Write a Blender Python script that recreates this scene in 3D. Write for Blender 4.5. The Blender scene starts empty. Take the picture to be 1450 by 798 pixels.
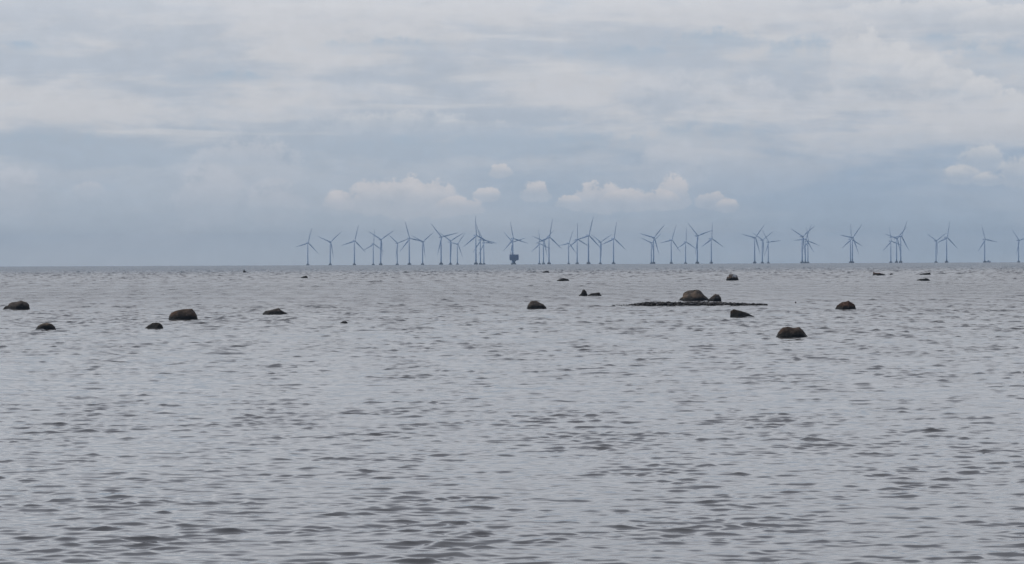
import bpy, bmesh, math, random
import numpy as np
from mathutils import Vector, Matrix, noise

scene = bpy.context.scene
col = scene.collection
R_E = 6.37e6                 # earth radius: the sea really curves away
CAM_H = 3.0
F = 4180.0                   # focal length in photo pixels (photo 1450 wide)
W, H = 1450.0, 798.0
ROLL = 0.0042
EYE_Y = 370.0                # eye level in the photo's middle column
HAZE_DENSITY = 6e-5

# ------------------------------------------------------------------ helpers
def link(name, mesh, mat=None, parent=None):
    o = bpy.data.objects.new(name, mesh)
    col.objects.link(o)
    if mat is not None:
        mesh.materials.append(mat)
    if parent is not None:
        o.parent = parent
    return o

def tag(o, label=None, cat=None, group=None, kind=None):
    if label: o['label'] = label
    if cat: o['category'] = cat
    if group: o['group'] = group
    if kind: o['kind'] = kind
    return o

def empty(name, loc, rz=0.0):
    o = bpy.data.objects.new(name, None)
    o.empty_display_size = 1.0
    col.objects.link(o)
    o.location = loc
    o.rotation_euler = (0, 0, rz)
    return o

def bm_mesh(bm, name, smooth=False):
    bmesh.ops.recalc_face_normals(bm, faces=bm.faces[:])
    me = bpy.data.meshes.new(name)
    bm.to_mesh(me); bm.free()
    if smooth:
        for p in me.polygons: p.use_smooth = True
    return me

def add_box(bm, c, s, bev=0.0):
    r = bmesh.ops.create_cube(bm, size=1.0)
    vs = r['verts']
    for v in vs:
        v.co = Vector((v.co.x*s[0]+c[0], v.co.y*s[1]+c[1], v.co.z*s[2]+c[2]))
    if bev > 0:
        es = {e for v in vs for e in v.link_edges}
        bmesh.ops.bevel(bm, geom=list(es), offset=bev, segments=2, profile=0.5, affect='EDGES')

def add_lathe(bm, prof, n=24, c=(0, 0, 0)):
    rings = []
    for r, z in prof:
        rings.append([bm.verts.new((c[0]+r*math.cos(2*math.pi*i/n), c[1]+r*math.sin(2*math.pi*i/n), c[2]+z)) for i in range(n)])
    for a, b in zip(rings, rings[1:]):
        for i in range(n):
            bm.faces.new((a[i], a[(i+1) % n], b[(i+1) % n], b[i]))
    bm.faces.new(rings[0][::-1]); bm.faces.new(rings[-1])

def add_bar(bm, a, b, r, n=6):
    a = Vector(a); b = Vector(b); d = (b-a).normalized()
    u = d.orthogonal().normalized(); w = d.cross(u)
    r0 = [bm.verts.new(a + (u*math.cos(2*math.pi*i/n)+w*math.sin(2*math.pi*i/n))*r) for i in range(n)]
    r1 = [bm.verts.new(b + (u*math.cos(2*math.pi*i/n)+w*math.sin(2*math.pi*i/n))*r) for i in range(n)]
    for i in range(n):
        bm.faces.new((r0[i], r0[(i+1) % n], r1[(i+1) % n], r1[i]))
    bm.faces.new(r0[::-1]); bm.faces.new(r1)

def sea_z(r): return -r*r/(2*R_E)

# ------------------------------------------------------------------ camera
pitch = -(399.0-EYE_Y)/F
fwd = Vector((0, math.cos(pitch), math.sin(pitch)))
right0 = Vector((1, 0, 0)); up0 = right0.cross(fwd)
right = right0*math.cos(ROLL) - up0*math.sin(ROLL)
up = right.cross(fwd)
CAM = Vector((0, 0, CAM_H))
cam = bpy.data.cameras.new('camera')
cam.sensor_width = 36.0
cam.lens = 36.0*F/W
cam.clip_start = 0.5
cam.clip_end = 60000
camo = bpy.data.objects.new('camera', cam)
col.objects.link(camo)
camo.matrix_world = Matrix((
    (right.x, up.x, -fwd.x, CAM.x), (right.y, up.y, -fwd.y, CAM.y),
    (right.z, up.z, -fwd.z, CAM.z), (0, 0, 0, 1)))
scene.camera = camo

def ray(px, py):
    return (right*((px-W/2)/F) + up*((H/2-py)/F) + fwd).normalized()

def on_sea(px, py):
    """point on the (curved) sea seen at a photo pixel"""
    d = ray(px, py)
    t = CAM_H/max(1e-6, -d.z)
    for _ in range(12):
        p = CAM + d*t
        t = (CAM_H - sea_z(math.hypot(p.x, p.y)))/(-d.z)
    return CAM + d*t

def far_point(px, dist):
    d = ray(px, EYE_Y); a = math.atan2(d.x, d.y)
    return Vector((dist*math.sin(a), dist*math.cos(a), sea_z(dist)))

# ------------------------------------------------------------------ node helper
class NT:
    def __init__(s, tree): s.t = tree; s.n = tree.nodes; s.l = tree.links
    def put(s, sock, v):
        if isinstance(v, bpy.types.NodeSocket): s.l.new(v, sock)
        else: sock.default_value = v
    def m(s, op, a, b=None, c=None, clamp=False):
        n = s.n.new('ShaderNodeMath'); n.operation = op; n.use_clamp = clamp
        s.put(n.inputs[0], a)
        if b is not None: s.put(n.inputs[1], b)
        if c is not None: s.put(n.inputs[2], c)
        return n.outputs[0]
    def ss(s, v, lo, hi, tlo=0.0, thi=1.0, kind='SMOOTHSTEP'):
        n = s.n.new('ShaderNodeMapRange'); n.interpolation_type = kind
        for i, x in enumerate((v, lo, hi, tlo, thi)): s.put(n.inputs[i], x)
        return n.outputs[0]
    def mix(s, f, a, b, typ='MIX'):
        n = s.n.new('ShaderNodeMix'); n.data_type = 'RGBA'; n.blend_type = typ
        s.put(n.inputs[0], f)
        for sock, v in ((n.inputs[6], a), (n.inputs[7], b)):
            if isinstance(v, tuple): v = (*v, 1.0) if len(v) == 3 else v
            s.put(sock, v)
        return n.outputs[2]
    def vec(s, x, y, z=0.0):
        n = s.n.new('ShaderNodeCombineXYZ')
        for i, v in enumerate((x, y, z)): s.put(n.inputs[i], v)
        return n.outputs[0]
    def noise(s, v, scale=1.0, detail=4.0, rough=0.55, dist=0.0, lac=2.0):
        n = s.n.new('ShaderNodeTexNoise'); n.noise_dimensions = '3D'
        s.l.new(v, n.inputs['Vector'])
        n.inputs['Scale'].default_value = scale; n.inputs['Detail'].default_value = detail
        n.inputs['Roughness'].default_value = rough; n.inputs['Distortion'].default_value = dist
        n.inputs['Lacunarity'].default_value = lac
        return n.outputs['Fac'], n.outputs['Color']

def new_mat(name):
    m = bpy.data.materials.new(name); m.use_nodes = True
    t = NT(m.node_tree)
    return m, t, t.n['Principled BSDF'], t.n['Material Output']

# ------------------------------------------------------------------ sky
SUN_EL, SUN_AZ = math.radians(46), math.radians(-78)
world = bpy.data.worlds.new('World'); scene.world = world; world.use_nodes = True
w = NT(world.node_tree); bg = w.n['Background']
sky = w.n.new('ShaderNodeTexSky'); sky.sky_type = 'NISHITA'; sky.sun_disc = False
sky.sun_elevation = SUN_EL; sky.sun_rotation = SUN_AZ
sky.air_density = 1.2; sky.dust_density = 1.5
tc = w.n.new('ShaderNodeTexCoord')
sep = w.n.new('ShaderNodeSeparateXYZ'); w.l.new(tc.outputs['Generated'], sep.inputs[0])
X, Y, Z = sep.outputs
az = w.m('MULTIPLY', w.m('ARCTAN2', X, Y), 57.29578)
el = w.m('MULTIPLY', w.m('ARCSINE', Z), 57.29578)
elc = w.m('MAXIMUM', el, 0.0)
PXD = F*math.pi/180
def AE(px, py): return ((px-725)/PXD, (EYE_Y+3.0-0.0042*(px-725)-py)/PXD)
# sheet of layered cloud in the low sky
STR = 0.1                       # strength of the Background; cloud radiances below are divided by it
SKYK = 1.13
def C(r, g, b): return (r*SKYK/STR, g*SKYK/STR, b*SKYK/STR)
base = w.mix(w.ss(elc, 0.0, 1.6, kind='LINEAR'), C(.475,.520,.572), C(.375,.442,.532))
base = w.mix(w.ss(az, -5.0, 7.0), base, w.mix(1.0, base, (.86, .92, .98), 'MULTIPLY'))
base = w.mix(w.ss(elc, 1.4, 3.4), base, C(.425,.470,.545))
base = w.mix(w.ss(elc, 3.0, 5.5), base, C(.480,.508,.565))
v1 = w.vec(w.m('MULTIPLY', az, 0.19), w.m('MULTIPLY', el, 0.95), 3.7)
n1, _ = w.noise(v1, 1.0, 7.0, 0.56, 0.35)
v2 = w.vec(w.m('MULTIPLY', az, 0.42), w.m('MULTIPLY', el, 1.5), 11.2)
n2, _ = w.noise(v2, 1.0, 7.0, 0.58, 0.2)
v3 = w.vec(w.m('MULTIPLY', az, 0.17), w.m('MULTIPLY', el, 2.2), 21.4)
n3, _ = w.noise(v3, 1.0, 6.0, 0.55, 0.6)
vc = w.vec(az, w.m('MULTIPLY', el, 1.25), 5.1)
nc, _ = w.noise(vc, 2.5, 8.0, 0.64, 0.05)
nbig, _ = w.noise(vc, 0.45, 4.0, 0.5, 0.2)
hi = w.ss(elc, 1.2, 3.0)
bank = w.m('MULTIPLY', w.ss(w.m('ADD', n1, w.m('MULTIPLY', w.m('SUBTRACT', n2, 0.5), 0.5)), 0.40, 0.59), w.m('ADD', w.m('MULTIPLY', hi, 0.70), 0.15))
skyc = w.mix(bank, base, C(.575,.575,.602))
gap = w.m('MULTIPLY', w.ss(n2, 0.55, 0.75), w.m('ADD', w.m('MULTIPLY', hi, 0.38), 0.14))
skyc = w.mix(gap, skyc, C(.375,.438,.525))
streak = w.m('MULTIPLY', w.ss(n3, 0.56, 0.72), w.m('MULTIPLY', w.ss(elc, 1.6, 2.6), 0.6))
skyc = w.mix(streak, skyc, C(.60,.60,.625))

def tex(c):
    k = w.ss(w.m('ADD', w.m('MULTIPLY', nc, 0.6), w.m('MULTIPLY', n2, 0.4)), 0.32, 0.68, 0.945, 1.055, 'LINEAR')
    n = w.n.new('ShaderNodeVectorMath'); n.operation = 'SCALE'; w.l.new(c, n.inputs[0]); w.l.new(k, n.inputs['Scale']); return n.outputs[0]

def clouds(skyc, blobs, bright, alpha, soft=0.30, rag=1.5, dim=None, nz=None):
    """cumulus: each blob (px, py_base, half width px, height px); puffed tops, vanishing bases"""
    f = None; topness = None
    grow = 1.03
    for (px, py, wx, hy, *k) in blobs:
        a0, e0 = AE(px, py)
        wa, we = grow*wx/PXD, grow*hy/PXD
        da = w.m('DIVIDE', w.m('SUBTRACT', az, a0), wa)
        de = w.m('DIVIDE', w.m('SUBTRACT', el, e0), we)
        dn = w.m('MULTIPLY', w.m('MINIMUM', de, 0.0), 2.4)
        dp = w.m('MAXIMUM', de, 0.0)
        q = w.m('ADD', w.m('MULTIPLY', da, da), w.m('ADD', w.m('MULTIPLY', dp, dp), w.m('MULTIPLY', dn, dn)))
        g = w.m('SUBTRACT', 1.0, q)
        f = g if f is None else w.m('MAXIMUM', f, g)
        tp = w.m('MULTIPLY', w.ss(g, -0.3, 0.3), dp)
        topness = tp if topness is None else w.m('MAXIMUM', topness, tp)
    d = w.m('ADD', f, w.m('MULTIPLY', w.m('SUBTRACT', nz or nc, 0.5), rag))
    mask = w.ss(d, 0.0, soft)
    fade = w.m('ADD', w.m('MULTIPLY', w.ss(topness, 0.0, 0.8), 0.70), 0.25)
    mod = w.ss(nc, 0.3, 0.7, 0.75, 1.1)
    return w.mix(w.m('MULTIPLY', w.m('MULTIPLY', mask, fade), w.m('MULTIPLY', mod, alpha), clamp=True), skyc, bright)

skyc = clouds(skyc, [(1130,95,75,45),(1010,75,100,34),(870,88,90,22),(1405,104,95,44),(1335,72,60,22),(1330,145,80,14),(540,74,120,20),(330,120,110,16),(30,82,50,18),
                     (1230,128,60,16),(640,215,200,22),(830,215,120,26),(1000,205,120,30),(60,215,160,30)], C(.350,.425,.520), 0.85, 1.0, 3.0)
# the big bank upper right, the long bank mid right, the row of cumulus above the turbines
skyc = clouds(skyc, [(1200,110,30,70),(1228,105,36,62),(1265,112,40,52),(1308,125,40,46),(1348,136,38,42),(1388,152,38,40),(1432,165,38,38),(1460,170,40,40),(1300,30,150,26),(1430,45,90,30)], C(.59,.592,.618), 1.0, 0.38, 2.2)
skyc = clouds(skyc, [(1180,150,80,24),(1290,152,90,24),(1400,165,90,30),(1070,152,60,40),(960,150,90,50),(830,150,120,45)], C(.535,.55,.595), 0.8, 0.9, 3.4)
skyc = clouds(skyc, [(560,182,150,26),(680,180,70,10)], C(.60,.60,.62), 0.65, 1.0, 3.4)
skyc = clouds(skyc, [(30,290,45,50),(130,275,22,16),(300,300,60,62),(390,305,50,48),(480,300,30,22),(950,250,60,50),(350,250,90,60)], C(.485,.515,.575), 1.0, 0.6, 2.6)
skyc = clouds(skyc, [(1385,238,36,32),(1355,258,32,20),(1440,258,36,36),(1395,262,26,14)], C(.55,.56,.59), 0.9, 0.5, 2.4)
skyc = clouds(skyc, [(485,292,30,20),(530,293,45,40),(575,294,45,46),(612,296,40,40),(650,300,36,20),
                     (709,249,18,15),(690,283,24,15),(760,280,28,22),(805,292,22,14),(848,292,42,34),(890,293,46,24),
                     (953,286,26,36),(930,292,36,22),(1008,292,24,24),(1030,298,18,14)], C(.585,.575,.60), 1.0, 0.34, 3.2)
skyc = tex(skyc)
# the sky above the frame: broken overcast on a plane, clearer behind the camera
zz = w.m('ADD', w.m('MAXIMUM', Z, 0.0), 0.12)
vp = w.vec(w.m('DIVIDE', X, zz), w.m('DIVIDE', Y, zz), 0.3)
np_, _ = w.noise(vp, 0.9, 6.0, 0.55, 0.3)
over = w.mix(w.ss(np_, 0.38, 0.66), C(.69,.71,.765), C(.87,.875,.91))
over_top = w.mix(w.ss(np_, 0.38, 0.66), C(.335,.35,.395), C(.44,.45,.49))
over = w.mix(w.ss(el, 8.5, 21.0), over, over_top)
nish = w.mix(1.0, sky.outputs[0], (0.75, 0.86, 1.05), 'MULTIPLY')
back = w.ss(Y, 0.25, -0.35)
over = w.mix(w.m('MULTIPLY', back, w.ss(np_, 0.72, 0.45)), over, nish)
full = w.mix(w.ss(el, 4.4, 6.6), skyc, over)
full = w.mix(w.m('MULTIPLY', back, 0.6), full, nish)
full = w.mix(0.10, full, nish)
w.l.new(full, bg.inputs[0]); bg.inputs[1].default_value = STR
world.cycles.sampling_method = 'MANUAL'; world.cycles.sample_map_resolution = 512

sun = bpy.data.lights.new('sun', 'SUN'); sun.energy = 1.1; sun.angle = math.radians(12); sun.color = (1.0, .94, .86)
so = bpy.data.objects.new('sun', sun); col.objects.link(so)
sdir = Vector((math.sin(SUN_AZ)*math.cos(SUN_EL), math.cos(SUN_AZ)*math.cos(SUN_EL), math.sin(SUN_EL)))
so.rotation_euler = sdir.to_track_quat('Z', 'Y').to_euler()
so.location = (0, 0, 50)

# ------------------------------------------------------------------ sea
def build_sea():
    rng = np.random.default_rng(21)
    rows = [0.6]
    while rows[-1] < 25: rows.append(rows[-1]*1.12)
    r = 26.0
    while r < 13000:
        rows.append(r); r += 0.036*(r/28.0)**1.15
    rows = np.array(rows)
    dr = np.gradient(rows)
    half = math.radians(12.6)
    NF = 820
    fan = np.linspace(-half, half, NF)
    step = fan[1]-fan[0]
    rest = np.linspace(half, 2*math.pi-half, 90)[1:-1]
    az = np.concatenate([fan, rest])
    NC = len(az); NR = len(rows)
    # wave trains
    N = 190
    lam = np.exp(rng.uniform(math.log(0.09), math.log(8.0), N))
    k = 2*math.pi/lam
    th = rng.normal(-math.pi/2 + 0.10, 0.72, N)
    kx, ky = k*np.cos(th), k*np.sin(th)
    ph = rng.uniform(0, 2*math.pi, N)
    shape = np.exp(-((np.log(lam)-math.log(0.32))/0.90)**2) + 0.08
    s = shape/np.sqrt((shape**2).sum()/2)          # slope amplitude, total rms slope 1
    NG = 14                                          # patches of livelier and calmer water
    gl = np.exp(rng.uniform(math.log(0.6), math.log(6.0), NG)); gk = 2*math.pi/gl
    gt = rng.uniform(0, 2*math.pi, NG); gp = rng.uniform(0, 2*math.pi, NG)
    gx, gy = gk*np.cos(gt), gk*np.sin(gt)
    shd = np.exp(-((np.log(lam)-math.log(2.7))/0.7)**2)+0.05
    shm = np.exp(-((np.log(lam)-math.log(0.68))/0.75)**2)+0.05
    sm = shm/np.sqrt((shm**2).sum()/2)
    sd = shd/np.sqrt((shd**2).sum()/2)               # steeper, longer chop of the open water farther out
    edge = np.clip((half-np.abs(fan))/math.radians(0.8), 0, 1)
    ew = np.concatenate([edge, np.zeros(len(rest))]).astype(np.float32)
    P = np.zeros((NR, NC, 3), np.float32); RO = np.zeros((NR, NC), np.float32)
    ca, sa = np.cos(az), np.sin(az)
    for i in range(NR):
        r = rows[i]; x = r*sa; y = r*ca
        P[i, :, 0] = x; P[i, :, 1] = y; P[i, :, 2] = sea_z(r)
        RO[i] = 0.12
        if r < 25.9: continue
        sp = max(dr[i]*(0.75 if r < 450 else 0.55), step*r*0.7)
        wt = np.clip((lam/sp-1.2)/1.0, 0, 1); wt = wt*wt*(3-2*wt)
        deep = np.clip((y-700-150*np.sin(x*0.006+1)-80*np.sin(x*0.017))/500, 0, 1)
        rms = 1.0
        dm = min(1.0, max(0.0, (r-50)/110)); df = min(1.0, max(0.0, (r-280)/550))
        sr = (s*0.084*(1-dm) + sm*0.125*dm)*(1-df) + sd*df*(0.150+0.05*min(1.0, r/1400))
        # gust patches
        g = (1 + 0.17*np.sin(x*0.11+y*0.06+0.6*np.sin(y*0.021)+1.0) * np.sin(y*0.085-x*0.03+0.4)
               + 0.12*np.sin(y*0.26+x*0.05+np.sin(x*0.21)*0.8) + 0.12*np.sin(x*0.45+y*0.17+2.0)*np.sin(y*0.6-x*0.1))
        G = np.sin(np.outer(x, gx)+np.outer(y, gy)+gp).sum(1)/math.sqrt(NG/2)
        g = np.clip(g, 0.5, 1.5)*np.exp(0.32*np.clip(G, -2.2, 1.9))/1.05*rms
        sel = wt > 0.01
        if sel.any():
            arg = (np.outer(x, kx[sel])+np.outer(y, ky[sel])+ph[sel]).astype(np.float32)
            A = (sr[sel]*wt[sel]/k[sel]).astype(np.float32)
            co = np.cos(arg); si = np.sin(arg)
            hgt = co@A
            ax = si@(A*np.cos(th[sel])).astype(np.float32)
            ay = si@(A*np.sin(th[sel])).astype(np.float32)
            e = ew*g
            P[i, :, 2] += hgt*e; P[i, :, 0] -= ax*e*1.4; P[i, :, 1] -= ay*e*1.4
        var = (sr**2/2*(1-wt**2)).sum()
        RO[i] = np.clip(np.sqrt(np.sqrt(2*var*g*g)), 0.05, 0.5)*0.6
    verts = np.concatenate([np.array([[0, 0, 0]], np.float32), P.reshape(-1, 3)])
    i = np.arange(NR-1)[:, None]; j = np.arange(NC)[None, :]; jn = (j+1) % NC
    a = 1+i*NC+j; b = 1+i*NC+jn; c = 1+(i+1)*NC+jn; d = 1+(i+1)*NC+j
    quads = np.stack([a+0*j, d+0*j, c, b], -1).reshape(-1, 4)   # az runs clockwise -> normals up
    jj = np.arange(NC)
    tris = np.stack([np.zeros(NC, int), 1+jj, 1+(jj+1) % NC], -1)
    tris = tris[:, [0, 1, 2]]
    me = bpy.data.meshes.new('sea')
    nq, nt = len(quads), len(tris)
    me.vertices.add(len(verts)); me.vertices.foreach_set('co', verts.ravel())
    me.loops.add(nq*4+nt*3)
    me.loops.foreach_set('vertex_index', np.concatenate([quads.ravel(), tris[:, ::-1].ravel()]).astype(np.int32))
    me.polygons.add(nq+nt)
    starts = np.concatenate([np.arange(nq)*4, nq*4+np.arange(nt)*3]).astype(np.int32)
    me.polygons.foreach_set('loop_start', starts)
    me.polygons.foreach_set('use_smooth', np.ones(nq+nt, bool))
    me.update(calc_edges=True)
    at = me.attributes.new('ripple_roughness', 'FLOAT', 'POINT')
    at.data.foreach_set('value', np.concatenate([[0.12], RO.ravel()]).astype(np.float32))
    return me

def water_mat():
    m, t, p, out = new_mat('sea_water')
    geo = t.n.new('ShaderNodeNewGeometry')
    sp = t.n.new('ShaderNodeSeparateXYZ'); t.l.new(geo.outputs['Position'], sp.inputs[0])
    at = t.n.new('ShaderNodeAttribute'); at.attribute_name = 'ripple_roughness'
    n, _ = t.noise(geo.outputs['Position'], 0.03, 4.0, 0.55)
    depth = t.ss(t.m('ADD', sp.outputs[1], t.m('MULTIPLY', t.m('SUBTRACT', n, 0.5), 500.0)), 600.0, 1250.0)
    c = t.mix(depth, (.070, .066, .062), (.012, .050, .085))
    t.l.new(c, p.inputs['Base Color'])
    t.l.new(at.outputs['Fac'], p.inputs['Roughness'])
    p.inputs['IOR'].default_value = 1.333
    return m
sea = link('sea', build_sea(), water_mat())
tag(sea, 'grey rippled shallow sea reaching to the horizon', 'sea', kind='structure')

# ------------------------------------------------------------------ haze
bm = bmesh.new()
add_box(bm, (0, 6700-1000, 65), (30000, 16500*1.0, 290))
hz_mesh = bm_mesh(bm, 'haze')
for v in hz_mesh.vertices:
    v.co.z = 132.0 if v.co.z > 0 else -16.0
    v.co.x = 14000.0 if v.co.x > 0 else -14000.0
    v.co.y = 14000.0 if v.co.y > 0 else -14000.0
hm = bpy.data.materials.new('haze'); hm.use_nodes = True
ht = hm.node_tree; ht.nodes.remove(ht.nodes['Principled BSDF'])
pv = ht.nodes.new('ShaderNodeVolumePrincipled')
pv.inputs['Color'].default_value = (0.61, 0.79, 0.98, 1)
pv.inputs['Density'].default_value = HAZE_DENSITY
pv.inputs['Anisotropy'].default_value = 0.3
hm.cycles.homogeneous_volume = True
ht.links.new(pv.outputs[0], ht.nodes['Material Output'].inputs['Volume'])
haze = link('haze', hz_mesh, hm)
tag(haze, 'pale blue sea haze over the distant turbines', 'haze', kind='stuff')

# ------------------------------------------------------------------ wind turbines
def paint(name, c, rough=0.45, var=0.12, scale=0.4):
    m, t, p, out = new_mat(name)
    tcn = t.n.new('ShaderNodeTexCoord')
    n, _ = t.noise(tcn.outputs['Object'], scale, 5.0, 0.6)
    c2 = tuple(x*(1-var) for x in c)
    t.l.new(t.mix(t.ss(n, 0.35, 0.7), c, c2), p.inputs['Base Color'])
    p.inputs['Roughness'].default_value = rough
    return m
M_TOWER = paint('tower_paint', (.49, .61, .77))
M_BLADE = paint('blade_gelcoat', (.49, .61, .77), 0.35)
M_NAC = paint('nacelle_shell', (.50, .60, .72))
M_CONC = paint('wet_concrete', (.13, .14, .15), 0.8, 0.4, 0.5)
M_STEEL = paint('platform_steel', (.075, .15, .29), 0.5, 0.2, 0.3)

YAW = math.radians(33)
HUB_Z = 66.0
def blade_mesh():
    bm = bmesh.new()
    L = 45.5; secs = []
    for s in np.linspace(0, 1, 18):
        z = 1.0 + s*(L-1.0)
        if s < 0.06: ch, tk = 2.0, 2.0
        else:
            u = min(1, (s-0.06)/0.16); u = u*u*(3-2*u)
            ch = 2.0+(3.1-2.0)*u if s < 0.22 else 2.65*(1-(s-0.22)/0.78)**0.85+0.45
            tk = 2.0*(1-u)+u*ch*0.24
        if s > 0.97: ch *= 0.6
        tw = math.radians(20*(1-s)**1.5 + 3)
        ring = []
        for i in range(12):
            a = 2*math.pi*i/12
            x = math.cos(a)*ch/2 - ch*0.12*min(1, s*6); y = math.sin(a)*tk/2*(1-0.35*math.cos(a))
            ring.append(bm.verts.new((x*math.cos(tw)-y*math.sin(tw), x*math.sin(tw)+y*math.cos(tw) - 1.6*s*s, z)))
        secs.append(ring)
    for a, b in zip(secs, secs[1:]):
        for i in range(12): bm.faces.new((a[i], a[(i+1) % 12], b[(i+1) % 12], b[i]))
    bm.faces.new(secs[0][::-1]); bm.faces.new(secs[-1])
    return bm_mesh(bm, 'blade', True)

def make_turbine():
    root = empty('wind_turbine', (0, 0, 0), YAW)
    bm = bmesh.new()   # concrete gravity base with ice cone and working deck
    add_lathe(bm, [(4.3, -6), (4.3, 0.4), (4.6, 1.2), (4.6, 3.0), (3.1, 3.4), (2.9, 4.6), (2.3, 4.7)], 12)
    fo = link('foundation', bm_mesh(bm, 'foundation'), M_CONC, root)
    bm = bmesh.new()
    for i in range(12):
        a = 2*math.pi*i/12; b = 2*math.pi*(i+1)/12
        pa = (4.4*math.cos(a), 4.4*math.sin(a)); pb = (4.4*math.cos(b), 4.4*math.sin(b))
        add_bar(bm, (*pa, 3.0), (*pa, 4.3), 0.05); add_bar(bm, (*pa, 4.3), (*pb, 4.3), 0.05); add_bar(bm, (*pa, 3.7), (*pb, 3.7), 0.04)
    link('railing', bm_mesh(bm, 'railing'), M_STEEL, fo)
    bm = bmesh.new()
    add_lathe(bm, [(1.75, 4.5), (1.7, 12), (1.5, 30), (1.25, 48), (1.05, 64.2)], 24)
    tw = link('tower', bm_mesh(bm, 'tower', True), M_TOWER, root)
    bm = bmesh.new(); add_box(bm, (0, -2.22, 6.0), (0.9, 0.14, 2.2), 0.04)
    link('door', bm_mesh(bm, 'door'), M_STEEL, tw)
    bm = bmesh.new()
    add_box(bm, (0, 2.6, 66.0), (3.4, 10.0, 3.5), 0.7)
    add_box(bm, (0, 5.2, 67.95), (2.2, 2.4, 0.6), 0.1)
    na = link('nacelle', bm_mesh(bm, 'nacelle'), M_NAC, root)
    bm = bmesh.new(); add_bar(bm, (0.4, 6.9, 67.7), (0.4, 6.9, 69.6), 0.06); add_bar(bm, (-.4, 6.9, 69.0), (.9, 6.9, 69.0), 0.05)
    link('wind_vane', bm_mesh(bm, 'wind_vane'), M_STEEL, na)
    bm = bmesh.new()
    add_lathe(bm, [(1.45, -1.2), (1.5, 0.6), (1.25, 1.5), (0.8, 2.1), (0.2, 2.4)], 20)
    bmesh.ops.rotate(bm, verts=bm.verts[:], cent=(0, 0, 0), matrix=Matrix.Rotation(math.radians(90), 3, 'X'))
    hub = link('hub', bm_mesh(bm, 'hub', True), M_NAC, root)
    hub.location = (0, -3.6, HUB_Z)
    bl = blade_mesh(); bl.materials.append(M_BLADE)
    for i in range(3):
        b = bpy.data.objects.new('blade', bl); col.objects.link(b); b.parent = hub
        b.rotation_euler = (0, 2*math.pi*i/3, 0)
    return root

def copy_tree(o, parent=None):
    c = o.copy(); col.objects.link(c); c.parent = parent
    for ch in list(o.children): copy_tree(ch, c)
    return c

def hub_dist(hpx):
    # distance at which the hub stands hpx photo pixels above the sea horizon
    lo, hi_ = 4000.0, 12500.0
    dip = math.sqrt(2*CAM_H/R_E)
    for _ in range(50):
        mid = (lo+hi_)/2
        e = F*((HUB_Z-CAM_H)/mid - mid/(2*R_E) + dip)
        if e > hpx: lo = mid
        else: hi_ = mid
    return (lo+hi_)/2
def horizon_y(px): return 377.0 - 0.0042*px

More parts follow.
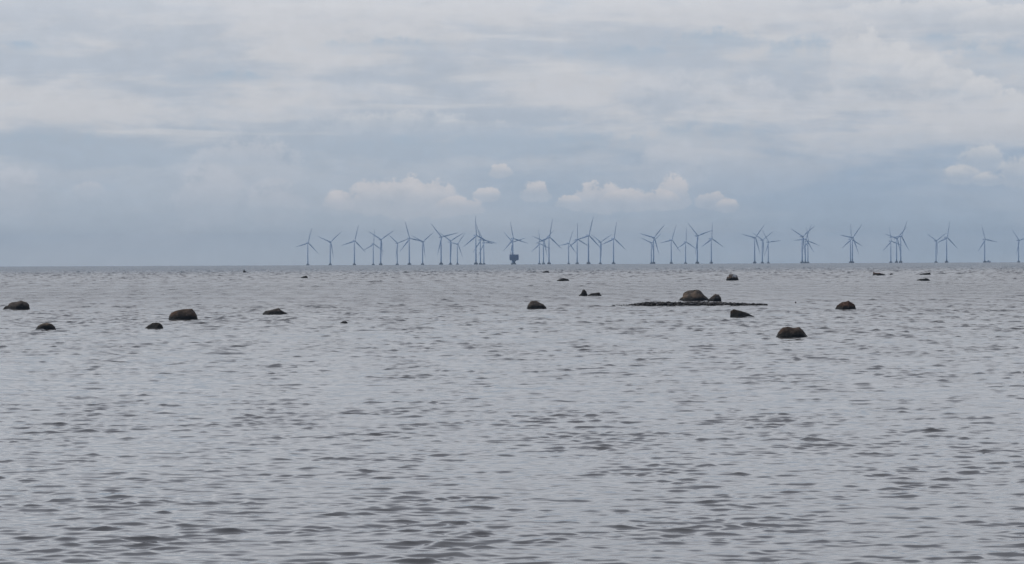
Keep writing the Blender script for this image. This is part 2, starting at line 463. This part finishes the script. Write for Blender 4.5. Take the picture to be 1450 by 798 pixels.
TURBINES = [  # tower px, hub py, phase of one blade (degrees clockwise from up), label
 (435.9, 343.6, 14, 'grey wind turbine standing alone as the leftmost of the whole row'),
 (467.6, 342.3, 170, 'short grey wind turbine with Y-shaped rotor, second tower from the left end'),
 (501.8, 340.8, 14, 'grey wind turbine, third tower from the left end, top blade leaning slightly right'),
 (528.6, 345.2, 3, 'small faint wind turbine with one blade straight up, fourth tower from the left end'),
 (539.1, 338.8, 178, 'taller wind turbine with Y-shaped rotor overlapping the small one on its left'),
 (562.5, 343.9, -50, 'smaller wind turbine touching blades with a taller one on its right, sixth tower from left'),
 (579.6, 337.3, -18, 'tall wind turbine, seventh tower from the left, top blade leaning left'),
 (598.4, 341.7, 173, 'short wind turbine with one blade down its tower, eighth tower from the left end'),
 (624.6, 335.3, -43, 'big wind turbine, upper blade reaching far up left, ninth tower from the left'),
 (637.8, 340.6, 181, 'slim wind turbine with lower blade hidden by its tower, tenth tower from left'),
 (647.7, 345.0, 38, 'smallest thin wind turbine just left of the tallest one, eleventh tower from left'),
 (673.9, 333.1, -5, 'tallest near wind turbine left of the transformer platform, blade nearly upright, wide dark foot'),
 (680.3, 339.2, -21, 'wind turbine half hidden right behind the tallest one left of the platform'),
 (685.2, 343.4, 91, 'small wind turbine with level right blade, last tower left of the transformer platform'),
 (726.3, 337.5, -14, 'wind turbine rising directly above the transformer platform, higher of the two rotors there'),
 (725.4, 342.5, -46, 'lower farther wind turbine behind the transformer platform, its rotor crossing the higher one'),
 (763.8, 344.7, -7, 'faintest small wind turbine, first tower right of the transformer platform'),
 (769.6, 340.8, 168, 'wind turbine with Y-shaped rotor, second tower right of the transformer platform'),
 (777.4, 335.3, 10, 'tall wind turbine on a dark foot, third tower right of the transformer platform'),
 (805.2, 344.1, 20, 'small wind turbine with top blade leaning right, fourth tower right of the platform'),
 (817.3, 338.8, -3, 'wind turbine with upright blade, fifth tower right of the transformer platform'),
 (833.3, 333.1, 14, 'tallest wind turbine right of the transformer platform, sixth tower from it'),
 (850.2, 342.3, 180, 'short wind turbine with Y-shaped rotor, seventh tower right of the platform'),
 (868.8, 337.5, 9, 'wind turbine with free view around it, eighth tower right of the platform'),
 (922.3, 343.4, -70, 'small wind turbine behind a taller one, ninth tower right of the transformer platform'),
 (925.5, 335.9, 43, 'tall wind turbine covering a small one on its left, blade pointing up right'),
 (950.5, 339.4, 19, 'wind turbine between a close pair and a thin small one, eleventh right of the platform'),
 (970.8, 342.3, 0, 'thin small wind turbine with one blade straight up, left of a big wide-armed rotor'),
 (987.4, 333.4, -47, 'big wind turbine with blade reaching up left and another touching its right neighbour'),
 (1007.2, 337.7, 0, 'wind turbine with one blade exactly upright and a neighbour blade tip crossing it'),
 (1068.6, 336.2, 41, 'tallest and left one of the three wind turbines above the tapered wedge rock'),
 (1079.4, 339.5, 57, 'middle one of the three close wind turbines above the tapered wedge rock'),
 (1087.9, 342.5, -36, 'smallest and right one of the three close wind turbines above the tapered wedge rock'),
 (1135.9, 334.5, 55, 'front and tallest wind turbine of the densest triple cluster of towers'),
 (1140.3, 338.1, 25, 'middle wind turbine of the densest triple cluster, mostly hidden by the front one'),
 (1144.0, 341.4, -13, 'rear right and lowest wind turbine of the densest triple cluster'),
 (1204.4, 338.6, -4, 'left and farther one of two wind turbines almost in line, blade straight up'),
 (1207.0, 336.2, 39, 'right and nearer one of two wind turbines almost in line, blade up right'),
 (1261.4, 341.4, -11, 'left small wind turbine of the trio above the low spiked rock'),
 (1269.5, 337.5, 46, 'middle wind turbine of the trio above the low spiked rock, one blade hanging down'),
 (1275.4, 334.5, 26, 'right and tallest wind turbine of the trio above the low spiked rock'),
 (1325.4, 340.8, 58, 'wind turbine with Y-shaped rotor, fourth tower from the right edge'),
 (1340.4, 336.4, 10, 'wind turbine on a dark foot, third tower from the right edge'),
 (1394.3, 339.0, -20, 'lone wind turbine with a white work boat at its foot'),
 (1442.3, 340.3, -43, 'wind turbine at the right edge of the view, the last of the row'),
]
proto = make_turbine()
rt = random.Random(3)
for i, (px, py, phs, lab) in enumerate(TURBINES):
    d = hub_dist(horizon_y(px)-py)
    o = proto if i == 0 else copy_tree(proto)
    o.location = far_point(px, d)
    o.rotation_euler = (0, 0, YAW + math.radians(rt.uniform(-4, 4)))
    for ch in o.children:
        if ch.name.split('.')[0] == 'hub': ch.rotation_euler = (0, math.radians(phs), 0)
    tag(o, lab, 'wind turbine', 'offshore wind turbines along the horizon')

# ------------------------------------------------------------------ transformer platform
def make_platform():
    D = 6900.0; s = D/F
    root = empty('transformer_platform', far_point(727.9, D), math.radians(4))
    tag(root, 'dark blue boxy transformer platform on one thick leg below two turbine rotors', 'offshore platform')
    bm = bmesh.new()
    add_lathe(bm, [(5.1, -6), (5.1, 1.5), (4.6, 2.1), (2.9, 3.6), (2.6, 4.2)], 16)
    fo = link('foundation', bm_mesh(bm, 'foundation'), M_CONC, root)
    bm = bmesh.new(); add_lathe(bm, [(2.6, 4.0), (2.6, 5.4), (5.4, 9.6)], 16)
    link('column', bm_mesh(bm, 'column'), M_STEEL, root)
    bm = bmesh.new()
    add_box(bm, (0, 0, 9.9), (17, 14, 0.8), 0.05)
    for x in (-8, -4, 0, 4, 8): add_box(bm, (x, -6.4, 8.9), (0.4, 0.4, 1.6), 0)
    link('cellar_deck', bm_mesh(bm, 'cellar_deck'), M_STEEL, root)
    bm = bmesh.new()
    for z0, z1 in ((10.3, 14.1), (14.5, 18.3), (18.7, 22.6)):
        add_box(bm, (0, 0, (z0+z1)/2), (20.6, 15.6, z1-z0), 0.1)
    for z in (10.3, 14.3, 18.5, 22.7): add_box(bm, (0, 0, z), (22.0, 17.0, 0.38), 0.03)
    for x in np.linspace(-10, 10, 9): add_box(bm, (float(x), -7.95, 16.5), (0.35, 0.35, 12.2), 0)
    top = link('topside', bm_mesh(bm, 'topside'), M_STEEL, root)
    bm = bmesh.new()
    for x in np.linspace(-10.8, 10.8, 10): add_bar(bm, (float(x), -8.3, 22.8), (float(x), -8.3, 24.0), 0.07)
    for z in (23.4, 24.0): add_bar(bm, (-10.8, -8.3, z), (10.8, -8.3, z), 0.06)
    link('railing', bm_mesh(bm, 'railing'), M_STEEL, top)
    bm = bmesh.new()
    add_bar(bm, (-8.2, 2, 22.8), (-8.2, 2, 25.4), 0.35); add_bar(bm, (-8.2, 2, 25.2), (-3.0, 1, 26.0), 0.22)
    link('crane', bm_mesh(bm, 'crane'), M_STEEL, root)
make_platform()

# ------------------------------------------------------------------ work boat
def make_boat():
    Mw = paint('boat_white', (.62, .64, .66), 0.3); Mh = paint('boat_hull_blue', (.10, .16, .26), 0.4)
    Mg = paint('boat_glass', (.03, .04, .05), 0.1)
    D = 7150.0
    root = empty('work_boat', far_point(1398.6, D), math.radians(8))
    tag(root, 'small white work boat lying beside the foot of a lone wind turbine', 'boat')
    bm = bmesh.new()
    st = [(-7.5, 2.3, 1.5), (-4, 2.5, 1.5), (1, 2.5, 1.7), (5, 1.8, 2.2), (7.6, 0.15, 2.9)]
    rings = []
    for x, hw, dk in st:
        rings.append([bm.verts.new(p) for p in ((x, -hw, dk), (x*0.96, -hw*0.75, -0.4), (x*0.92, 0, -0.9), (x*0.96, hw*0.75, -0.4), (x, hw, dk))])
    for a, b in zip(rings, rings[1:]):
        for i in range(4): bm.faces.new((a[i], a[i+1], b[i+1], b[i]))
        bm.faces.new((a[4], a[0], b[0], b[4]))
    bm.faces.new(rings[0][::-1]); bm.faces.new(rings[-1])
    link('hull', bm_mesh(bm, 'hull'), Mh, root)
    bm = bmesh.new(); add_box(bm, (1.2, 0, 3.3), (5.0, 3.6, 3.2), 0.3); add_box(bm, (-1.8, 0, 2.4), (2.2, 3.2, 1.6), 0.2)
    cb = link('cabin', bm_mesh(bm, 'cabin'), Mw, root)
    bm = bmesh.new(); add_box(bm, (1.3, -1.81, 3.9), (4.2, 0.06, 0.9), 0); add_box(bm, (3.72, 0, 3.9), (0.06, 3.0, 0.9), 0)
    link('window', bm_mesh(bm, 'window'), Mg, cb)
    bm = bmesh.new(); add_bar(bm, (0.4, 0, 4.8), (0.2, 0, 7.4), 0.09); add_bar(bm, (0.3, -.9, 6.4), (0.3, .9, 6.4), 0.06)
    link('mast', bm_mesh(bm, 'mast'), Mw, root)
make_boat()

# ------------------------------------------------------------------ rocks
def rock_mat(name, dark, light, warm, guano=0.0, seed=0.0):
    m, t, p, out = new_mat(name)
    tcn = t.n.new('ShaderNodeTexCoord')
    mp = t.n.new('ShaderNodeMapping'); t.l.new(tcn.outputs['Object'], mp.inputs[0]); mp.inputs[1].default_value = (seed, seed*1.7, 0)
    V = mp.outputs[0]
    spx = t.n.new('ShaderNodeSeparateXYZ'); t.l.new(tcn.outputs['Object'], spx.inputs[0])
    n1, _ = t.noise(V, 2.2, 8.0, 0.65); n2, _ = t.noise(V, 7.0, 6.0, 0.6); n3, _ = t.noise(V, 1.1, 4.0, 0.5); nf, _ = t.noise(V, 32.0, 3.0, 0.6)
    c = t.mix(t.ss(n1, 0.35, 0.68), dark, light)
    c = t.mix(t.m('MULTIPLY', t.ss(n3, 0.48, 0.66), 0.7), c, warm)
    c = t.mix(t.m('MULTIPLY', t.ss(n2, 0.56, 0.70), 0.55), c, tuple(x*1.9+.03 for x in light))   # lichen
    c = t.mix(t.m('MULTIPLY', t.ss(nf, 0.5, 0.62), 0.4), c, tuple(x*0.4 for x in dark))
    if guano > 0:
        vs = t.vec(t.m('MULTIPLY', spx.outputs[0], 3.5), t.m('MULTIPLY', spx.outputs[1], 3.0), t.m('MULTIPLY', spx.outputs[2], 0.8))
        ng, _ = t.noise(vs, 1.0, 4.0, 0.6)
        c = t.mix(t.m('MULTIPLY', t.ss(ng, 0.50, 0.60), t.ss(spx.outputs[2], 0.15, 0.5, 0.0, guano)), c, (.60, .57, .52))
    wet = t.ss(t.m('ADD', spx.outputs[2], t.m('MULTIPLY', t.m('SUBTRACT', n2, 0.5), 0.30)), 0.28, 0.08)   # black algae belt at the waterline
    c = t.mix(wet, c, (.012, .012, .010))
    t.l.new(c, p.inputs['Base Color'])
    t.l.new(t.m('SUBTRACT', 0.85, t.m('MULTIPLY', wet, 0.30)), p.inputs['Roughness'])
    p.inputs['Specular IOR Level'].default_value = 0.25
    b = t.n.new('ShaderNodeBump'); b.inputs['Strength'].default_value = 1.0; b.inputs['Distance'].default_value = 0.10
    t.l.new(t.m('ADD', n1, t.m('MULTIPLY', n2, 0.4)), b.inputs['Height']); t.l.new(b.outputs[0], p.inputs['Normal'])
    return m
M_ROCK = [rock_mat('granite_grey', (0.057, 0.046, 0.035), (0.157, 0.122, 0.092), (0.140, 0.086, 0.054), 0, 1.0),
          rock_mat('granite_brown', (0.050, 0.034, 0.024), (0.132, 0.092, 0.064), (0.173, 0.088, 0.046), 0, 4.0),
          rock_mat('granite_pale', (0.074, 0.059, 0.044), (0.223, 0.175, 0.129), (0.198, 0.130, 0.079), 0, 7.0),
          rock_mat('granite_droppings', (0.050, 0.039, 0.029), (0.140, 0.109, 0.079), (0.140, 0.084, 0.052), 0.9, 2.0),
          rock_mat('granite_dark', (0.031, 0.025, 0.019), (0.074, 0.059, 0.044), (0.084, 0.052, 0.033), 0, 9.0),
          rock_mat('granite_red', (0.066, 0.034, 0.021), (0.157, 0.084, 0.052), (0.190, 0.088, 0.048), 0, 5.0)]

def loft(bm, pts, y0, depth, seed, amp, box=0.75, nu=64, nv=30, lean=0.0):
    """pts: silhouette (x, z) in metres from left to right at the waterline; closed boulder going below water"""
    xs = np.array([p[0] for p in pts]); zs = np.array([p[1] for p in pts])
    x0, x1 = xs[0], xs[-1]; L = x1-x0
    ext = 0.10*L
    xx = np.concatenate([[x0-ext], xs, [x1+ext]]); zz = np.concatenate([[-0.30*max(zs)-0.1], zs, [-0.30*max(zs)-0.1]])
    ul = 0.5-0.5*np.cos(np.linspace(0, math.pi, nu)); ul = 0.6*ul+0.4*np.linspace(0, 1, nu)
    grid = []
    size = max(0.2, min(L, depth*2))
    for u in ul:
        x = (x0-ext)+u*(L+2*ext)
        h = float(np.interp(x, xx, zz))
        wv = depth*max(0.05, (1-abs(2*u-1)**2.6))**0.5
        row = []
        zb = -0.35*max(zs)-0.12
        for j in range(nv):
            a = math.pi*j/(nv-1)
            y = -math.cos(a)*wv*(1+0.10*(1-math.sin(a)))
            sn = math.sin(a)**box
            z = zb + (h-zb)*sn
            p = Vector((x, y0+y+lean*z, z))
            q = p*(1.6/size) + Vector((seed*3.1, seed*1.3, seed*0.7))
            n = noise.fractal(q*1.6, 1.0, 2.1, 5)
            cell = noise.noise(q*0.9+Vector((5, 5, 5)))
            k = amp*size*(n*0.5+cell*0.5)
            dirv = Vector((0.25*(2*u-1), -math.cos(a), math.sin(a)*0.55))
            row.append(bm.verts.new(p+dirv*k))
        grid.append(row)
    rf = random.Random(seed*17+3)
    allv = [v for row in grid for v in row]
    cuts = [Vector((rf.uniform(-.9, .9), -1 if q % 2 == 0 else 1, rf.uniform(.15, 1.1))).normalized() for q in range(0 if seed in (4, 18) else 6)]
    for n in cuts:          # broken faces of the stone
        sup = max(n.dot(v.co) for v in allv)
        off = sup - rf.uniform(.10, .24)*min(L, 2*depth, 1.6)*0.5
        for v in allv:
            e = n.dot(v.co)-off
            if e > 0 and v.co.z > -0.05: v.co -= n*(e*0.86)
    for i in range(nu-1):
        for j in range(nv-1):
            bm.faces.new((grid[i][j], grid[i+1][j], grid[i+1][j+1], grid[i][j+1]))
    bm.faces.new(grid[0]); bm.faces.new(grid[-1][::-1])
    for i in range(nu-1):
        bm.faces.new((grid[i][0], grid[i][-1], grid[i+1][-1], grid[i+1][0]))

def rock(name, outline, base_y, label, mat, depth_k=0.36, amp=0.07, seed=1, box=0.75, group='boulders standing in the shallow sea', cat='rock', extra=None):
    """outline: photo pixels (x, y) along the silhouette"""
    cx = (outline[0][0]+outline[-1][0])/2
    p = on_sea(cx, base_y); d = math.hypot(p.x, p.y)
    s = (p-CAM).length/F
    a = math.atan2(p.x, p.y)
    pts = [((x-cx)*s, max(0.0, (base_y-y))*s) for x, y in outline]
    L = pts[-1][0]-pts[0][0]
    dep = L*depth_k
    bm = bmesh.new()
    loft(bm, pts, 0, dep, seed, amp, box)
    if extra:
        for (ol, dy, dk, sd) in extra:
            loft(bm, [((x-cx)*s, max(0.0, (base_y-y))*s) for x, y in ol], dy*L, dk*L, sd, amp*0.7, 0.6)
    o = link(name, bm_mesh(bm, name, True), M_ROCK[mat])
    o.location = (p.x+math.sin(a)*dep*0.95, p.y+math.cos(a)*dep*0.95, sea_z(d) + min(0.22, max(0.0, (d-150)*0.0006)))
    o.rotation_euler = (0, 0, -a)
    tag(o, label, cat, group)
    return o

def sc(pts, k, ox, oy): return [(ox+x/k, oy+y/k) for x, y in pts]
k1 = 9.0625; k2 = 12.083; k3 = 7.98; k4 = 10.357; k5 = 6.59; k6 = 9.667
rock('boulder', sc([(45,205),(75,172),(105,165),(118,142),(150,125),(230,115),(270,100),(340,122),(370,150),(378,205)], k1, 0, 415), 437.8,
     'dark brown boulder with a low toe, nearest the left edge of the view', 0, seed=1)
rock('boulder', sc([(455,468),(490,420),(540,390),(610,380),(665,395),(700,430),(718,470)], k1, 0, 415), 467.0,
     'small rounded boulder with pale left top, just below and right of the far left boulder', 2, seed=2)
rock('boulder', sc([(188,535),(240,490),(310,450),(370,442),(440,452),(480,490),(495,535)], k2, 190, 420), 464.6,
     'low black boulder lying in front of the big brown rounded one', 4, seed=3)
rock('boulder', sc([(595,388),(598,330),(640,270),(720,235),(850,218),(990,215),(1040,270),(1070,330),(1085,388)], k2, 190, 420), 452.2,
     'big brown rounded boulder with reddish left face, largest in the left half', 1, seed=4, box=0.6, amp=0.06)
rock('boulder', sc([(250,599),(290,560),(370,545),(435,530),(470,555),(540,599)], k3, 340, 370), 445.0,
     'flat dark boulder with a pointed hump, alone right of the big brown one', 0, seed=5)
rock('small_rock', sc([(1125,698),(1160,675),(1195,672),(1220,698)], k3, 340, 370), 457.4,
     'tiny dark rock alone between the pointed hump boulder and the middle boulder', 4, seed=6)
rock('small_rock', sc([(690,188),(725,177),(755,174),(762,188)], k3, 340, 370), 393.6,
     'thin black rock tip far out below the leftmost turbine', 4, seed=7)
rock('small_rock', sc([(33,125),(40,108),(45,92),(52,110),(72,125)], k3, 340, 370), 385.7,
     'tiny upright dark rock spike far out, left of every turbine', 4, seed=8, amp=0.03)
rock('boulder', sc([(165,537),(180,490),(230,428),(310,430),(370,460),(410,475),(440,510),(455,537)], k4, 730, 385), 436.9,
     'brown grey boulder with steep left side, standing alone near the middle', 0, seed=9)
rock('boulder', sc([(930,350),(960,325),(985,270),(1010,265),(1040,295),(1057,350)], k4, 730, 385), 418.8,
     'small dark steep rock, left one of a touching pair', 4, seed=10, amp=0.05)
rock('boulder', sc([(1060,350),(1100,325),(1170,315),(1230,308),(1257,350)], k4, 730, 385), 418.8,
     'low dark flat rock, right one of a touching pair', 4, seed=11, amp=0.05)
rock('small_rock', sc([(615,130),(660,118),(700,103),(750,115),(775,118),(778,131)], k4, 730, 385), 397.6,
     'low black rock far out, above the boulder standing near the middle', 4, seed=12)
rock('small_rock', [(768.5,386),(772,384.6),(776.5,384.4),(777.5,386)], 386.0,
     'tiny black rock far out right of the transformer platform', 4, seed=13)
rock('boulder', sc([(600,302),(615,278),(660,255),(720,232),(780,203),(805,212),(830,245),(880,290),(890,302)], k5, 870, 380), 425.8,
     'largest grey boulder with a slanting pale face, behind the long stone bank', 2, seed=14, depth_k=0.30, amp=0.05,
     extra=[(sc([(635,300),(640,242),(655,226),(690,211),(770,203),(795,215),(800,300)], k5, 870, 380), 0.16, 0.16, 31)])
rock('boulder', sc([(866,306),(900,270),(940,241),(975,250),(995,280),(998,306)], k5, 870, 380), 426.4,
     'smaller rounded boulder leaning at the right side of the largest grey one', 0, seed=15)
rock('boulder', sc([(1082,453),(1082,400),(1110,379),(1180,395),(1250,420),(1313,453)], k5, 870, 380), 448.7,
     'wedge shaped dark boulder with blunt left end tapering to the right', 4, seed=16, amp=0.05, depth_k=0.25)
rock('boulder', sc([(105,264),(115,220),(160,180),(230,173),(285,200),(312,264)], k2, 1020, 375), 396.8,
     'far boulder with white bird droppings on its top', 3, seed=17)
rock('boulder', sc([(183,602),(215,530),(270,475),(340,460),(420,475),(500,463),(560,520),(617,602)], k6, 1080, 415), 477.3,
     'dark brown boulder with a saddle shaped top, the nearest of all', 1, seed=18, box=0.6, amp=0.05)
rock('boulder', sc([(990,222),(1020,170),(1080,128),(1140,118),(1175,101),(1200,123),(1260,165),(1280,222)], k6, 1080, 415), 437.9,
     'reddish brown boulder with a small knob on top, farthest right of the boulders', 5, seed=19)
rock('boulder', sc([(198,182),(196,150),(190,120),(215,143),(250,152),(300,150),(350,165),(402,182)], k2, 1220, 375), 390.0,
     'low far rock with an upright spike at its left end', 5, seed=20, amp=0.03)
rock('small_rock', sc([(1003,172),(1060,160),(1130,152),(1175,147),(1176,172)], k2, 1220, 375), 389.2,
     'thin black slab of rock far out, upper one of two at the right', 4, seed=21, amp=0.03)
rock('small_rock', sc([(953,272),(1000,256),(1060,252),(1105,243),(1135,255),(1162,272)], k2, 1220, 375), 397.5,
     'thin black slab of rock, lower one of two at the right', 4, seed=22, amp=0.03)
rock('small_rock', [(1125.6,429),(1126.4,427.2),(1127.2,427.4),(1127.8,429)], 429.0,
     'tiny dark stone just right of the long stone bank', 4, seed=23)
rock('small_rock', [(1260,389.2),(1262,388.3),(1263.5,388.5),(1264,389.2)], 389.2,
     'tiny dark rock tip right of the low spiked rock', 4, seed=24)

# ------------------------------------------------------------------ stone bank
def make_bank():
    rr = random.Random(11)
    p = on_sea(990, 432.6); a = math.atan2(p.x, p.y); s = (p-CAM).length/F
    x0, x1 = (889-990)*s, (1085-990)*s
    def hprof(x):
        t = (x-x0)/(x1-x0)
        return min(1, t/0.12)**0.7*(1-0.72*max(0, (t-0.55)/0.45)**1.3)
    bm = bmesh.new()
    nx, ny = 90, 12; g = []
    for i in range(nx):
        x = x0+(x1-x0)*i/(nx-1); row = []
        for j in range(ny):
            v = -1+2*j/(ny-1)
            z = 0.15*hprof(x)*(1-v*v)**0.6-0.04+0.05*noise.noise(Vector((x*1.5, v*2, 3)))
            row.append(bm.verts.new((x, v*0.8+0.8, z)))
        g.append(row)
    for i in range(nx-1):
        for j in range(ny-1): bm.faces.new((g[i][j], g[i+1][j], g[i+1][j+1], g[i][j+1]))
    for k in range(1250):
        if k < 1195: x = rr.uniform(x0, x1)
        else: x = x0-rr.uniform(0, 1)**1.6*1.1
        t = hprof(x) if x > x0 else 0.05
        v = rr.uniform(-1, 0.9)
        r = (rr.uniform(0.04, 0.10) if rr.random() < 0.8 else rr.uniform(0.10, 0.17))*(0.55+0.45*t)
        if x < x0: r *= 0.55
        z = 0.15*t*(1-v*v)**0.6+0.01+(0.03 if x < x0 else 0)
        res = bmesh.ops.create_icosphere(bm, subdivisions=1, radius=r)
        sx, sy, szz = rr.uniform(.8, 1.7), rr.uniform(.7, 1.2), rr.uniform(.5, 0.95)
        ro = Matrix.Rotation(rr.uniform(0, 6.28), 3, 'Z') @ Matrix.Rotation(rr.uniform(-.4, .4), 3, 'X')
        for vv in res['verts']:
            c = Vector((vv.co.x*sx, vv.co.y*sy, vv.co.z*szz))*(1+0.25*noise.noise(vv.co*30+Vector((k, 0, 0))))
            vv.co = ro @ c + Vector((x, v*0.8+0.8, z))
    m, t, pb, out = new_mat('bank_stones')
    geo = t.n.new('ShaderNodeNewGeometry'); tcn = t.n.new('ShaderNodeTexCoord')
    n, _ = t.noise(tcn.outputs['Object'], 3.0, 4.0, 0.6)
    c = t.mix(t.ss(geo.outputs['Random Per Island'], 0.3, 1.0), (.020, .018, .016), (.13, .115, .098))
    c = t.mix(t.ss(geo.outputs['Random Per Island'], 0.95, 0.98), c, (.22, .20, .18))
    c = t.mix(t.m('MULTIPLY', t.ss(n, 0.5, 0.65), 0.6), c, (.020, .018, .013))
    t.l.new(c, pb.inputs['Base Color']); pb.inputs['Roughness'].default_value = 0.7; pb.inputs['Specular IOR Level'].default_value = 0.25
    o = link('stone_bank', bm_mesh(bm, 'stone_bank'), m)
    o.location = (p.x, p.y, 0); o.rotation_euler = (0, 0, -a)
    tag(o, 'long low bank of small dark stones in front of the largest grey boulder', 'stone bank', kind='stuff')
make_bank()

# ------------------------------------------------------------------ render settings
scene.render.engine = 'CYCLES'
scene.view_settings.view_transform = 'Standard'
scene.view_settings.look = 'None'
scene.view_settings.exposure = 0.0
scene.view_settings.gamma = 1.0
scene.view_settings.use_curve_mapping = False
scene.cycles.use_denoising = True
scene.cycles.denoising_input_passes = 'RGB_ALBEDO_NORMAL'
scene.cycles.denoising_prefilter = 'ACCURATE'
scene.cycles.max_bounces = 5
scene.cycles.volume_bounces = 0
scene.cycles.transparent_max_bounces = 16
scene.render.resolution_x = 1024; scene.render.resolution_y = 564
